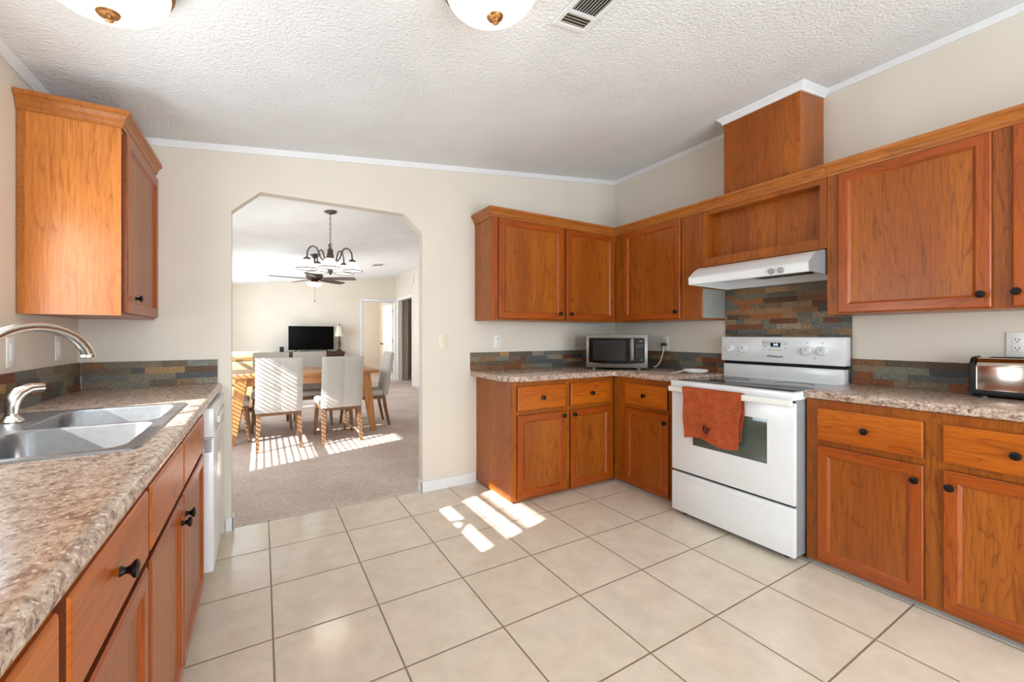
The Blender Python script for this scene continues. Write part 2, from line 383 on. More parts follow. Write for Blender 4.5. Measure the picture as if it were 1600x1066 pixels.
def run_trim(name, label, boxes, mat='trim', b=0.004):
    mb = MB()
    for q in boxes: mb.box(*q, b=b, seg=1)
    o = mb.build(name, mat); o['kind'] = 'structure'; o['label'] = label; o['category'] = 'baseboard' if 'base' in name else 'trim'
    return o
run_trim('baseboard_back', 'pale baseboard on the wall right of the opening', [(1.005, 1.472, YB - .012, YB, 0, .085), (1.005, 1.017, YB - .012, YT, 0, .085)])
run_trim('baseboard_left', 'short pale baseboard beside the dishwasher at the opening', [(-.232, -.188, YB - .012, YB, 0, .085), (-.2, -.188, YB - .012, YT, 0, .085)])
run_trim('baseboard_far', 'pale baseboard along the living room far wall', [(-.86, 2.10, YF - .012, YF, .006, .09)])
run_trim('baseboard_right', 'pale baseboard along the living room right wall', [(XR - .012, XR, .47, 7.0, .006, .09)])
run_trim('baseboard_hall', 'pale baseboard in the hall', [(3.15, 3.36, YF - .012, YF, .006, .09)])
# crown moulding (small, white)
def crown_y(x, sgn, y0, y1):
    z = cz(x)
    return [[(x, y, z - .036), (x + sgn * .008, y, z - .036), (x + sgn * .012, y, z - .025), (x + sgn * .022, y, z - .011), (x + sgn * .026, y, cz(x + sgn * .026) - .001), (x, y, z - .001)] for y in (y0, y1)]
def crown_x(y, sgn, x0, x1):
    return [[(x, y, cz(x) - .036), (x, y + sgn * .008, cz(x) - .036), (x, y + sgn * .012, cz(x) - .025), (x, y + sgn * .022, cz(x) - .011), (x, y + sgn * .026, cz(x) - .001), (x, y, cz(x) - .001)] for x in (x0, x1)]
for nm, lb, r in (('trim_back', 'white crown moulding along the back wall', [crown_x(YB, -1, XL, XR)]),
                  ('trim_left', 'white crown moulding along the left wall', [crown_y(XL, 1, Y0, YB)]),
                  ('trim_right', 'white crown moulding along the right wall', [crown_y(XR, -1, -.98, YB), crown_y(XR, -1, Y0, -1.47)])):
    mb = MB()
    for q in r: mb.loft(q)
    o = mb.build(nm, 'trim'); o['kind'] = 'structure'; o['label'] = lb; o['category'] = 'trim'
# windows in the left wall
def window(n, hole, label, rail, slat_from, slat_to, sp, tilt, mull=None):
    a, b, za, zb = hole; t_ = thing('window_%d' % n, label, 'window', (-.93, a, za)); t_['kind'] = 'structure'
    W, H = b - a, zb - za; f = MB(); e = .03
    f.box(-.05, .05, 0, e * .3, 0, H); f.box(-.05, .05, W - e * .3, W, 0, H); f.box(-.05, .06, e * .3, W - e * .3, 0, .02); f.box(-.05, .05, e * .3, W - e * .3, H - .02, H)
    f.box(-.025, .0, .009, W - .009, rail[0] - za, rail[1] - za)
    if mull is not None: f.box(-.012, -.004, mull - .006, mull + .006, .02, H - .02)
    f.build('window_frame', 'trim', t_)
    MB().box(-.016, -.012, .009, W - .009, .02, H - .02).build('pane', 'pane', t_)
    if slat_to > slat_from:
        s = MB(); z = slat_from; ct, st_ = math.cos(tilt), math.sin(tilt)
        s.box(.008, .05, .012, W - .012, (H - .22) if n == 1 else H - .055, H - .02)  # deep box atop the kitchen blind is added to cut the sun patch
        s.box(.016, .044, .012, W - .012, slat_from - za - .05, slat_from - za - .022)
        while z < slat_to - (.21 if n == 1 else .05):
            s.obox((.03, W / 2, z - za), (ct, 0, -st_), (0, 1, 0), (st_, 0, ct), .025, W / 2 - .012, .0014); z += sp
        s.build('blind', 'slatw', t_)
    return t_
window(1, KW, 'kitchen window over the sink with a half raised blind', (1.475, 1.55), 1.665, 2.0, .042, R(27), .35)
window(2, DWN, 'dining room window with open slatted blind', (1.005, 1.06), .55, 1.71, .0445, R(20))
window(3, LW, 'living room window', (1.2, 1.25), 0, 0, 1, 0)
t_ = thing('door_2', 'added patio door behind the viewer, an opening for fill light', 'door', (-.5, Y0 - .05, 0)); t_['kind'] = 'structure'  # unseen door, added so the rear wall lets in ambient light
f = MB(); W, H = 3.2, 2.2
for a, b in ((0, .06), (1.57, 1.63), (3.14, 3.2)): f.box(a, b, -.03, .03, 0, H)
f.box(.06, 3.14, -.03, .03, 0, .07); f.box(.06, 3.14, -.03, .03, H - .07, H); f.build('door_frame', 'trim', t_)
MB().box(.06, 3.14, -.004, .004, .07, H - .07).build('pane', 'pane', t_)
# bedroom door on the far wall
t_ = thing('door_1', 'white bedroom door standing open on the living room far wall', 'door', (2.985, YF + .1, .006)); t_['kind'] = 'structure'
f = MB(); c0, c1, zt = 2.18 - 2.985, 3.0 - 2.985, 2.08
f.box(c0 - .065, c0, -.115, -.1, 0, zt + .065, b=.004); f.box(c1, c1 + .035, -.115, -.1, 0, zt + .065, b=.004); f.box(c0, c1, -.115, -.1, zt, zt + .065, b=.004)
f.box(c0 - .001, c0 + .015, -.1, 0, 0, zt); f.box(c1 - .012, c1 + .001, -.1, 0, 0, zt); f.box(c0 + .015, c1 - .012, -.1, 0, zt - .015, zt)
f.build('door_frame', 'trim', t_)
dl = Vector((-.065, .78)).normalized(); dn = Vector((-dl.y, dl.x))
leaf = MB().obox((dl.x * .40, dl.y * .40 + .01, 1.02), (dl.x, dl.y, 0), (dn.x, dn.y, 0), (0, 0, 1), .39, .018, 1.015).build('door_leaf', 'trim', t_)
h = MB(); p = dl * .73
h.lathe([(.0, -.10), (.024, -.097), (.028, -.08), (.01, -.07), (.01, .07), (.028, .08), (.024, .097), (.0, .10)], (p.x, p.y + .01, .96), 14, 'x'); h.build('door_knob', 'bronze', leaf)
h = MB()
for z in (.25, 1.05, 1.85): h.cyl((-.02, .0, z - .05), (-.02, .0, z + .05), .009)
h.build('hinge', 'steel', t_)
o = run_trim('trim_1', 'cream casing round the hall opening in the living room', [(XR - .012, XR, 6.995, 7.06, .006, 2.185), (XR - .012, XR, 8.24, 8.3, .006, 2.185), (XR - .012, XR, 7.06, 8.24, 2.12, 2.185)])

# ------------------------------------------------------------------ cabinetry
def rect_ring(x0, x1, z0, z1, i, y): return [(x0 + i, y, z0 + i), (x1 - i, y, z0 + i), (x1 - i, y, z1 - i), (x0 + i, y, z1 - i)]
def knob(parent, x, z, y=-.02, r=.0165):
    prof = [(0.0, y - .028), (r * .55, y - .0275), (r, y - .0245), (r * .98, y - .020), (r * .5, y - .014), (r * .36, y - .008), (r * .55, y - .002), (r * .62, y)]
    return MB().lathe(prof, (x, 0, z), 18, 'y').build('knob', 'bronze', parent)
def door(parent, x0, x1, z0, z1, kx=None, kz=None, fw=.058, t=.02):
    rings = [(0, 0), (0, -t + .005), (.005, -t), (fw - .012, -t), (fw - .006, -t + .004), (fw, -t + .009)]
    mb = MB(); prev = None
    vv = [[mb.bm.verts.new(p) for p in rect_ring(x0, x1, z0, z1, i, y)] for i, y in rings]
    for a, b in zip(vv, vv[1:]):
        for i in range(4):
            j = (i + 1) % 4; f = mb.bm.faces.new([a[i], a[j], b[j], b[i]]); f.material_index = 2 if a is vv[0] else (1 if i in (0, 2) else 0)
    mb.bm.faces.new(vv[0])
    d = mb.build('door', ['frame', 'framex', 'shaded_edge'], parent, 25)
    MB().box(x0 + fw - .001, x1 - fw + .001, -t + .009, -t + .012, z0 + fw - .001, z1 - fw + .001).build('panel', 'wood', d)
    if kx is not None: knob(d, kx, kz, -t)
    return d
def drawer(parent, x0, x1, z0, z1, kn=True, t=.02):
    mb = MB(); mb.loft([rect_ring(x0, x1, z0, z1, i, y) for i, y in ((0, 0), (0, -t + .005), (.002, -t + .002), (.006, -t), )])
    mb.bm.faces.ensure_lookup_table()
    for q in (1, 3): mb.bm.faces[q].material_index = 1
    d = mb.build('drawer_front', ['woodx', 'shaded_edge'], parent, 25)
    if kn: knob(d, (x0 + x1) / 2, (z0 + z1) / 2, -t)
    return d
def carcass(parent, W, D, z0, z1, name='carcass', mat='wood'):
    return MB().box(0, W, 0, D, z0, z1, b=.0015, seg=1).build(name, mat, parent)
def rail(parent, x0, x1, z0, z1): return MB().box(x0, x1, -.0015, 0, z0, z1).build('face_frame_rail', 'woodx', parent)
def crownw(parent, path, z=0.0, label=None):
    """cabinet crown swept along a mitred path in local xy; outward is to the left of travel... given by normals"""
    prof = [(0, -.012), (.006, -.012), (.008, .0), (.014, .006), (.016, .02), (.026, .036), (.034, .042), (.036, .058), (0, .058)]
    pts = [Vector(p) for p in path]; rings = []
    for i, p in enumerate(pts):
        d0 = (pts[i] - pts[i - 1]).normalized() if i else None; d1 = (pts[i + 1] - pts[i]).normalized() if i < len(pts) - 1 else None
        n0 = Vector((d0.y, -d0.x)) if d0 else None; n1 = Vector((d1.y, -d1.x)) if d1 else None
        nn = (n0 + n1) / (1 + n0.dot(n1)) if n0 and n1 else (n0 or n1)
        rings.append([(p.x + nn.x * a, p.y + nn.y * a, z + h) for a, h in prof])
    return MB().loft(rings).build('crown_moulding', 'crown', parent, 20)

# back wall base cabinet (left of the corner)
c = thing('base_cabinet', 'cherry base cabinet on the back wall with two drawers over two doors', 'cabinet', (1.475, -.19, 0), 0)
MB().box(0, .992, 0, .555, .02, .872, b=.0015, seg=1).build('carcass', 'wood', c)
MB().box(.05, .992, .035, .06, 0, .02).build('toe_kick', 'framex', c)
for a, b, k in ((.047, .475, .45), (.527, .945, .553)):
    drawer(c, a, b, .665, .838); door(c, a, b, .035, .632, k, .60)
# right wall base, corner side
c = thing('base_cabinet', 'narrow cherry base cabinet between the inner corner and the white range', 'cabinet', (2.47, -.192, 0), -90)
MB().box(0, .652, 0, .565, .02, .872, b=.0015, seg=1).build('carcass', 'wood', c)
MB().box(-.02, .652, .012, .03, 0, .02).build('toe_kick', 'grey', c)
drawer(c, .135, .545, .665, .83); door(c, .135, .555, .04, .635, .53, .575)
# right wall base, right of range
c = thing('base_cabinet', 'cherry base cabinet right of the range with two drawers over two doors', 'cabinet', (2.47, -1.622, 0), -90)
MB().box(0, 1.02, 0, .565, .02, .872, b=.0015, seg=1).build('carcass', 'wood', c)
MB().box(.0, 1.02, .012, .03, 0, .02).build('toe_kick', 'grey', c)
for a, b, k in ((.055, .465, .44), (.525, .935, .55)):
    drawer(c, a, b, .665, .828); door(c, a, b, .04, .635, k, .568)
# left run
def left_cab(label, y0, W, spans, fronts_knob=True, door_k=None):
    c = thing('base_cabinet', label, 'cabinet', (-.28, y0, 0), 90)
    mb = MB()
    for q in ((0, W, 0, .02, .085, .872), (0, W, .56, .58, .085, .872), (0, .018, .02, .56, .085, .872), (W - .018, W, .02, .56, .085, .872), (.018, W - .018, .02, .56, .085, .103)): mb.box(*q)
    mb.build('carcass', 'frame', c)
    MB().box(0, W, .05, .07, 0, .085).build('toe_kick', 'framex', c)
    for i, (a, b) in enumerate(spans):
        drawer(c, a, b, .70, .852, fronts_knob); door(c, a, b, .095, .678, door_k[i] if door_k else None, .60, .05)
    return c
left_cab('cherry sink cabinet with two blank false drawer fronts and paired door knobs beside the dishwasher', -1.462, 1.155, [(.012, .475), (.49, 1.045)], False, [.44, .525])
left_cab('cherry base cabinet with one black-knobbed drawer, second from the dishwasher under the left counter', -1.955, .49, [(.02, .475)], True, [.06])
left_cab('cherry base cabinet nearest the viewer under the left counter, cut off by the frame', -2.46, .502, [(.03, .49)], True, [.06])

# upper cabinet, left wall
c = thing('wall_cabinet', 'single cherry wall cabinet on the left wall above the faucet', 'cabinet', (-.566, -.286, 1.295), 90)
W = .652
MB().box(0, W, 0, .312, 0, .83, b=.0015, seg=1).build('carcass', 'frame', c)
MB().box(-.003, 0, .0, .311, .0, .83).build('side_panel', wood('lit_cherry_side', (140, 66, 22), (192, 112, 46), (206, 130, 60), 'z', .36), c)  # lighter copy of the cabinet wood, strong light put into its colour
MB().box(-.005, -.002, .29, .311, .0, .83).build('scribe_strip', 'crown', c)
door(c, .012, W - .012, .012, .80, .14 - .0, .085)
crownw(c, [(-.003, .311), (-.003, 0), (W, 0)], .83)
# back wall uppers
c = thing('wall_cabinet', 'two-door cherry wall cabinet on the back wall left of the corner', 'cabinet', (1.462, .068, 1.325), 0)
MB().box(0, 1.277, 0, .298, 0, .80, b=.0015, seg=1).build('carcass', 'wood', c)
MB().box(0, .05, -.001, 0, 0, .80).build('face_frame_stile', 'frame', c)
door(c, .052, .668, .012, .785, .628, .062); door(c, .702, 1.250, .012, .785, .742, .062)
crownw(c, [(0, .298), (0, 0), (1.277, 0)], .80)
# right wall uppers
c = thing('wall_cabinet', 'single-door cherry wall cabinet in the corner left of the range hood', 'cabinet', (2.74, .066, 1.325), -90)
MB().box(0, .878, 0, .298, 0, .80, b=.0015, seg=1).build('carcass', 'wood', c)
door(c, .117, .706, .012, .785, .675, .065)
sp = MB().box(.878, .882, .012, .285, .012, .228).build('side_panel', 'greypanel', c); sp['label'] = 'grey unfinished panel on the cabinet side under the hood'
crownw(c, [(.0, 0), (.882, 0)], .80)
c = thing('wall_cabinet', 'short cherry hood cabinet with a deep recessed panel above the white range hood', 'cabinet', (2.74, -.818, 1.708), -90)
W = .787; x0, x1, z0, z1 = .032, .752, .06, .375
mb = MB(); D = .10
for q in ((0, x0, 0, D, 0, .417), (x1, W, 0, D, 0, .417), (x0, x1, 0, D, 0, z0), (x0, x1, 0, D, z1, .417)): mb.box(*q)
mb.box(0, W, D, .298, 0, .417); mb.build('carcass', 'wood', c)
MB().box(x0, x1, D - .012, D - .001, z0, z1).build('panel', 'wood', c)
crownw(c, [(.0, 0), (W, 0)], .417)
c = thing('wall_cabinet', 'wide cherry wall cabinet right of the hood, cut off by the frame', 'cabinet', (2.74, -1.607, 1.325), -90)
MB().box(0, 1.30, 0, .298, 0, .80, b=.0015, seg=1).build('carcass', 'wood', c)
door(c, .058, .631, .008, .785, .602, .066); door(c, .690, 1.262, .008, .785, .705, .070)
crownw(c, [(.0, 0), (1.30, 0)], .80)
# duct cover above the hood cabinet
c = thing('duct_cover', 'tall cherry box covering the hood duct up to the sloped ceiling', 'duct cover', (2.742, -.984, 2.185), -90)
W, D = .483, .296
ring = lambda z: None
mb = MB(); mb.loft([[(0, 0, -.06), (W, 0, -.06), (W, D, -.06), (0, D, -.06)], [(0, 0, cz(2.742) - 2.185), (W, 0, cz(2.742) - 2.185), (W, D, cz(3.038) - 2.185), (0, D, cz(3.038) - 2.185)]])
mb.build('carcass', 'wood', c)
MB().box(W - .018, W + .001, -.0015, 0, -.055, cz(2.742) - 2.23).build('corner_strip', 'woodx', c)
mb = MB(); zb = cz(2.742) - 2.185; prof = [(0, -.05), (.010, -.05), (.013, -.034), (.03, -.016), (.036, -.003), (0, -.001)]
rings = []
for (px, py, nx, ny) in ((0, D, -1, 0), (0, 0, -1, -1), (W, 0, 1, -1), (W, D, 1, 0)):
    rings.append([(px + nx * a, py + ny * a, zb + .1217 * (py + ny * a) + h) for a, h in prof])
mb.loft(rings); mb.build('crown_moulding', 'trim', c, 20)

# ------------------------------------------------------------------ countertops
def counter_poly(name, label, poly, z0=.875, z1=.918):
    o = MB().bprism(poly, 'z', z0, z1, .010, 3).build(name, 'granite'); return tag(o, label, 'countertop')
pts = [(1.42, .366), (1.42, -.11), (1.432, -.16), (1.46, -.195), (1.50, -.215), (1.56, -.222), (2.40, -.222), (2.425, -.228), (2.443, -.245), (2.447, -.27), (2.447, -.846), (3.038, -.846), (3.038, .366)]
counter_poly('countertop', 'speckled granite-look corner countertop carrying the microwave', pts)
counter_poly('countertop', 'speckled granite-look countertop right of the range under the toaster', [(2.447, -1.618), (2.447, -2.66), (3.038, -2.66), (3.038, -1.618)])
HX0, HX1, HY0, HY1 = -.785, -.325, -1.325, -.495
mb = MB(); x1, ze = -.30, .918
prof = [(x1, .876), (-.262, .876), (-.2545, .879), (-.249, .885), (-.247, .893), (-.2475, .902), (-.250, .910), (-.2555, .916), (-.263, .918), (x1, .918)]
mb.loft([[(x, y, z) for x, z in prof] for y in (-3.2, .366)])
for q in ((HX1, x1, -3.2, .366), (XL + .001, HX0, -3.2, .366), (HX0, HX1, -3.2, HY0), (HX0, HX1, HY1, .366)): mb.box(q[0], q[1], q[2], q[3], .876, .918)
tag(mb.build('countertop', 'granite'), 'long speckled granite-look countertop on the left with the sink set in it', 'countertop')
# slate backsplashes
PAL = [(128, 128, 114), (112, 114, 108), (142, 138, 122), (120, 114, 98), (156, 98, 60), (134, 82, 54), (168, 134, 92), (134, 118, 96), (98, 100, 98), (154, 142, 122), (108, 82, 64), (146, 120, 92), (90, 94, 96), (124, 126, 116), (136, 130, 112), (150, 108, 74), (164, 126, 88), (146, 84, 50), (118, 104, 84)]
def splash(name, label, o, u, nrm, L, z0, z1, seed, rowh=.0365):
    rnd = random.Random(seed); mb = MB(); bm = mb.bm; lay = bm.faces.layers.int.new('k'); cols = []
    o, u, nrm = Vector(o), Vector(u), Vector(nrm); rows = max(1, round((z1 - z0) / rowh)); rh = (z1 - z0) / rows
    for r in range(rows):
        x = -rnd.random() * .1
        while x < L - 1e-4:
            ln = rnd.choice((.06, .09, .12, .15, .18, .22)); a, b = max(0, x), min(L, x + ln)
            if L - b < .02: b = L
            if b - a > .012:
                d = .009 + rnd.random() * .007; n0 = len(bm.faces)
                c = o + u * ((a + b) / 2) + Vector((0, 0, z0 + rh * (r + .5))) + nrm * (d / 2)
                vs0 = len(bm.verts)
                mb.obox(c, u, nrm, (0, 0, 1), (b - a) / 2, d / 2, rh / 2)
                bm.faces.ensure_lookup_table()
                for f in bm.faces[n0:]: f[lay] = len(cols)
                base = rnd.choice(PAL); k = .88 + rnd.random() * .25; cols.append(lin(tuple(min(255, v * k) for v in base)))
            x += ln
            if b == L: break
    idx = None
    ob = mb.build(name, 'slate'); me = ob.data
    ks = [me.attributes['k'].data[i].value for i in range(len(me.polygons))]
    at = me.attributes.new('stone', 'FLOAT_COLOR', 'CORNER')
    for p in me.polygons:
        for li in p.loop_indices: at.data[li].color = cols[ks[p.index]]
    return tag(ob, label, 'backsplash')
E1 = .0005
splash('backsplash', 'low strip of mixed slate stones on the back wall behind the microwave', (1.42, YB - E1, 0), (1, 0, 0), (0, -1, 0), 1.6, .919, 1.066, 3)
splash('backsplash', 'low slate strip on the right wall between the corner and the range', (XR - E1, .35, 0), (0, -1, 0), (-1, 0, 0), 1.165, .919, 1.066, 5)
splash('backsplash', 'tall slate stone panel on the wall behind the range', (XR - E1, -.818, 0), (0, -1, 0), (-1, 0, 0), .80, .919, 1.62, 8)
splash('backsplash', 'low slate strip on the right wall behind the toaster', (XR - E1, -1.62, 0), (0, -1, 0), (-1, 0, 0), 1.04, .919, 1.066, 13)
splash('backsplash', 'low slate strip on the left wall behind the faucet', (XL + E1, -3.2, 0), (0, 1, 0), (1, 0, 0), 3.55, .919, 1.062, 21)
splash('backsplash', 'short slate strip on the back wall at the end of the sink counter', (XL + .018, YB - E1, 0), (1, 0, 0), (0, -1, 0), .592, .919, 1.062, 34)

# ------------------------------------------------------------------ sink, faucet, sprayer
def rring(x0, x1, y0, y1, rr, z, n=6):
    out = []
    for (cx, cy_, a0, r) in ((x1, y1, 0, rr[0]), (x0, y1, 90, rr[1]), (x0, y0, 180, rr[2]), (x1, y0, 270, rr[3])):
        px = cx - r if cx == x1 else cx + r; py = cy_ - r if cy_ == y1 else cy_ + r
        for k in range(n): a = R(a0 + 90 * k / (n - 1)); out.append((px + r * math.cos(a), py + r * math.sin(a), z))
    return out
sk = thing('kitchen_sink', 'stainless double-bowl drop-in sink in the left counter', 'sink', (-.555, -.91, .9182))
def bowl(y0, y1, oy0, oy1, ro):
    mb = MB(); e = .0005
    def rg(x0, x1, a, b, r, z): return rring(x0, x1, a, b, r, z)
    rings = [rg(-.247, .247, oy0, oy1, ro, .0), rg(-.245, .245, oy0 + (.002 if ro[2] > .01 else 0), oy1 - (.002 if ro[0] > .01 else 0), ro, .005), rg(-.238, .238, oy0 + (.01 if ro[2] > .01 else 0), oy1 - (.01 if ro[0] > .01 else 0), ro, .006),
             rg(-.115, .212, y0 - .004, y1 + .004, (.05,) * 4, .004), rg(-.111, .208, y0, y1, (.048,) * 4, -.002), rg(-.105, .202, y0 + .006, y1 - .006, (.05,) * 4, -.13), rg(-.085, .182, y0 + .026, y1 - .026, (.05,) * 4, -.155), rg(.02, .08, (y0 + y1) / 2 - .03, (y0 + y1) / 2 + .03, (.029,) * 4, -.160)]
    mb.loft(rings, caps=False); mb.bm.faces.new([mb.bm.verts[i] for i in range(0)]) if False else None
    mb.bm.verts.ensure_lookup_table(); n = len(rings[0]); mb.bm.faces.new(mb.bm.verts[-n:])
    b = mb.build('bowl', 'steel', sk, 40)
    MB().lathe([(.042, -.1585), (.040, -.1565), (.030, -.158), (.0, -.1585)], (.05, (y0 + y1) / 2, 0), 20).build('drain', 'nickel', b)
z_ = .0006
bowl(.012, .385, 0, .425, (.035, .035, z_, z_)); bowl(-.385, -.012, -.425, 0, (z_, z_, .035, .035))
fz = .9255
fc = thing('faucet', 'brushed nickel gooseneck kitchen faucet arching over the sink', 'faucet', (-.745, -.935, fz))
MB().lathe([(.034, 0), (.034, .006), (.028, .012), (.024, .03), (.021, .06), (.019, .10)], (0, 0, 0), 24).build('base', 'nickel', fc)
pts = [(0, 0, .09)]; d = Vector((.17, .245)); L = d.length; d.normalize()
pts.append((0, 0, .16))
for k in range(15):
    a = math.pi * k / 14 * .93; rx = L / 1.9; x = rx * (1 - math.cos(a)); z = .185 + .125 * math.sin(a); pts.append((d.x * x, d.y * x, z))
rs = [.0165, .0155] + [.0145] * 11 + [.0155, .0165, .0175, .018]
MB().tube(pts, rs[:len(pts)], 16).build('spout', 'nickel', fc)
e = Vector(pts[-1]); 
MB().lathe([(.0175, .006), (.0205, .0), (.0205, -.008), (.015, -.012)], (e.x, e.y, e.z), 18).build('aerator', 'nickel', fc)
MB().tube([(0, -.02, .07), (.01, -.06, .10), (.03, -.13, .135)], [.010, .009, .008], 10).build('lever_handle', 'nickel', fc)
sp = thing('side_sprayer', 'brushed nickel side sprayer standing on the sink ledge', 'sprayer', (-.742, -.715, fz - .001))
MB().lathe([(.030, 0), (.030, .004), (.024, .012), (.016, .02), (.0150, .03)], (0, 0, 0), 20).build('base', 'nickel', sp)
MB().tube([(0, 0, .025), (0, 0, .05), (.003, .004, .075), (.012, .016, .094), (.03, .035, .106), (.052, .06, .104)], [.0150, .018, .0195, .019, .0165, .015], 14).build('spray_head', 'nickel', sp)

# ------------------------------------------------------------------ dishwasher
dw = thing('dishwasher', 'white dishwasher at the end of the left counter beside the opening', 'dishwasher', (-.28, -.302, 0), 90)
MB().box(0, .605, .002, .57, .08, .868).build('body', 'cream', dw)
MB().box(.03, .575, .03, .06, 0, .08).build('toe_panel', 'whitep', dw)
d_ = MB().box(0, .605, -.046, 0, .085, .72, b=.006).build('door', 'white', dw)
cp = MB().box(0, .605, -.046, 0, .724, .862, b=.006).build('control_panel', 'white', dw)
MB().box(.16, .44, -.058, -.046, .765, .80, b=.005).build('handle', 'whitep', cp)
mb = MB()
for k in range(8): mb.box(-.0006, 0, -.038, -.008, .655 + k * .008, .659 + k * .008)
mb.build('side_vent', 'gap', d_)
for k in range(5): MB().box(.475 + k * .022, .489 + k * .022, -.0475, -.046, .79, .80).build('button', 'grey', cp)

# ------------------------------------------------------------------ range hood
hd = thing('range_hood', 'white under-cabinet range hood over the stove', 'range hood', (2.742, -.836, 1.555), -90)
W = .762
prof = [(-.005, .145), (-.05, .14), (-.095, .125), (-.135, .10), (-.165, .075), (-.183, .062), (-.187, .055), (-.183, .012), (-.178, .008), (-.168, .008), (-.168, .05), (.255, .05), (.255, 0), (.27, 0), (.27, .145)]
mb = MB(); mb.loft([[(x, y, z) for y, z in prof] for x in (.004, W - .004)]); mb.build('canopy', 'white', hd, 25)
full = [(-.005, .146), (-.05, .141), (-.095, .126), (-.135, .101), (-.165, .076), (-.184, .063), (-.188, .055), (-.184, .010), (.27, 0), (.27, .146)]
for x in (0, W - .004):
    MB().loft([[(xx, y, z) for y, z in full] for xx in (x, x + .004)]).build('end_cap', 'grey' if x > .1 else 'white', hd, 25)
MB().box(.30, .62, -.06, .20, .040, .0495, b=.002).build('filter', 'dirtyfilter', hd)
MB().box(.06, .25, -.10, .06, .042, .0495, b=.002).build('light_lens', 'whitep', hd)
for x in (.562, .615):
    MB().lathe([(.0, -.203), (.013, -.202), (.016, -.196), (.017, -.186), (.017, -.183)], (x, 0, .033), 18, 'y').build('knob', 'grey', hd)

# ------------------------------------------------------------------ range
rg = thing('electric_range', 'white freestanding electric range with smooth glass cooktop', 'stove', (2.358, -.851, 0), -90)
W = .764
MB().box(.004, W - .004, .032, .645, .03, .862, b=.003).build('body', 'grey', rg)
MB().box(.012, W - .012, .024, .034, .035, .86).build('gap_strip', 'gap', rg)  # dark strip filling the gaps above and below the oven door
od = MB().box(.0, W, 0, .03, .306, .848, b=.006).build('oven_door', 'white', rg)
MB().box(.162, .625, -.0015, .001, .497, .742, b=.001).build('window', 'oglass', od)
hm = MB(); hm.bprism([(-.043, .838), (-.037, .832), (-.026, .832), (-.022, .840), (-.022, .862), (-.026, .868), (-.037, .868), (-.043, .862)], 'x', .004, W - .002, .002)
for x in (.01, W - .04): hm.box(x, x + .03, -.03, .002, .838, .862)
hm.build('handle', 'whitep', od)
dr = MB().box(0, W, 0, .03, .032, .292, b=.006).build('storage_drawer', 'white', rg)
MB().box(.09, .62, -.004, .002, .262, .268, b=.002).build('grip_lip', 'white', dr)
ct = MB().box(0, W, -.012, .60, .862, .905, b=.006).build('cooktop', 'white', rg)
MB().box(.022, W - .022, .03, .572, .9052, .9075, b=.001).build('glass_top', 'ctglass', ct)
for (x, y, r) in ((.2, .17, .105), (.56, .17, .085), (.2, .43, .075), (.56, .43, .105)):
    n = 40; mb = MB(); mb.loft([[(x + q * math.cos(2 * math.pi * k / n), y + q * math.sin(2 * math.pi * k / n), z) for k in range(n)] for q, z in ((r, .9074), (r, .9079), (r - .003, .9079), (r - .003, .9074))], caps=False); mb.build('burner_ring', 'ink', ct)
MB().box(.004, W - .004, .585, .655, .9, 1.0, b=.004).build('riser', 'white', rg)
MB().box(.006, W - .006, .60, .655, 1.0, 1.022).build('vent_slot', 'gap', rg)
bgp = MB(); bgp.bprism([(.572, 1.022), (.655, 1.022), (.655, 1.197), (.582, 1.197), (.577, 1.192)], 'x', -.006, W + .006, .004); bg_ = bgp.build('backguard', 'white', rg, 30)
for x, r in ((.068, .028), (.163, .028), (.570, .030), (.654, .030)):
    k = MB().lathe([(.0, .552), (r * .75, .552), (r * .8, .555), (r * .85, .572), (r * 1.05, .5725), (r * 1.05, .576)], (x, 0, 1.109), 24, 'y').build('knob', 'white', bg_)
    MB().box(x - .002, x + .002, .5505, .553, 1.109, 1.109 + r * .7).build('pointer', 'grey', k)
MB().box(.289, .461, .5755, .578, 1.085, 1.172, b=.001).build('display_panel', 'panelgrey', bg_)
ds = MB().box(.348, .409, .5735, .576, 1.130, 1.158).build('clock_display', 'mglass', bg_)
text('345', .022, 'clock_digits', 'clock', ds, (.380, .573, 1.144), (R(90), 0, 0))
for k in range(6): MB().box(.33 + k * .016, .342 + k * .016, .5745, .576, 1.103, 1.110).build('button', 'ink', bg_)
for (x, z) in ((.30, 1.13), (.315, 1.13), (.30, 1.11), (.44, 1.125), (.44, 1.108), (.44, 1.15)): MB().box(x - .004, x + .004, .5745, .576, z - .003, z + .003).build('button', 'ink', bg_)
for x in (.116, .612): MB().box(x - .003, x + .003, .572, .578, 1.06, 1.066).build('indicator_light', 'ink', bg_)
for x in (.068, .163, .570, .654): MB().box(x - .003, x + .003, .572, .579, 1.156, 1.161).build('knob_mark', 'ink', bg_)
text('Whirlpool', .024, 'brand_lettering', 'ink', bg_, (.375, .5715, 1.066), (R(90), 0, 0))
for x in (.06, .70):
    for y in (.07, .58): MB().cyl((x, y, 0), (x, y, .034), .018).build('foot', 'gap', rg)
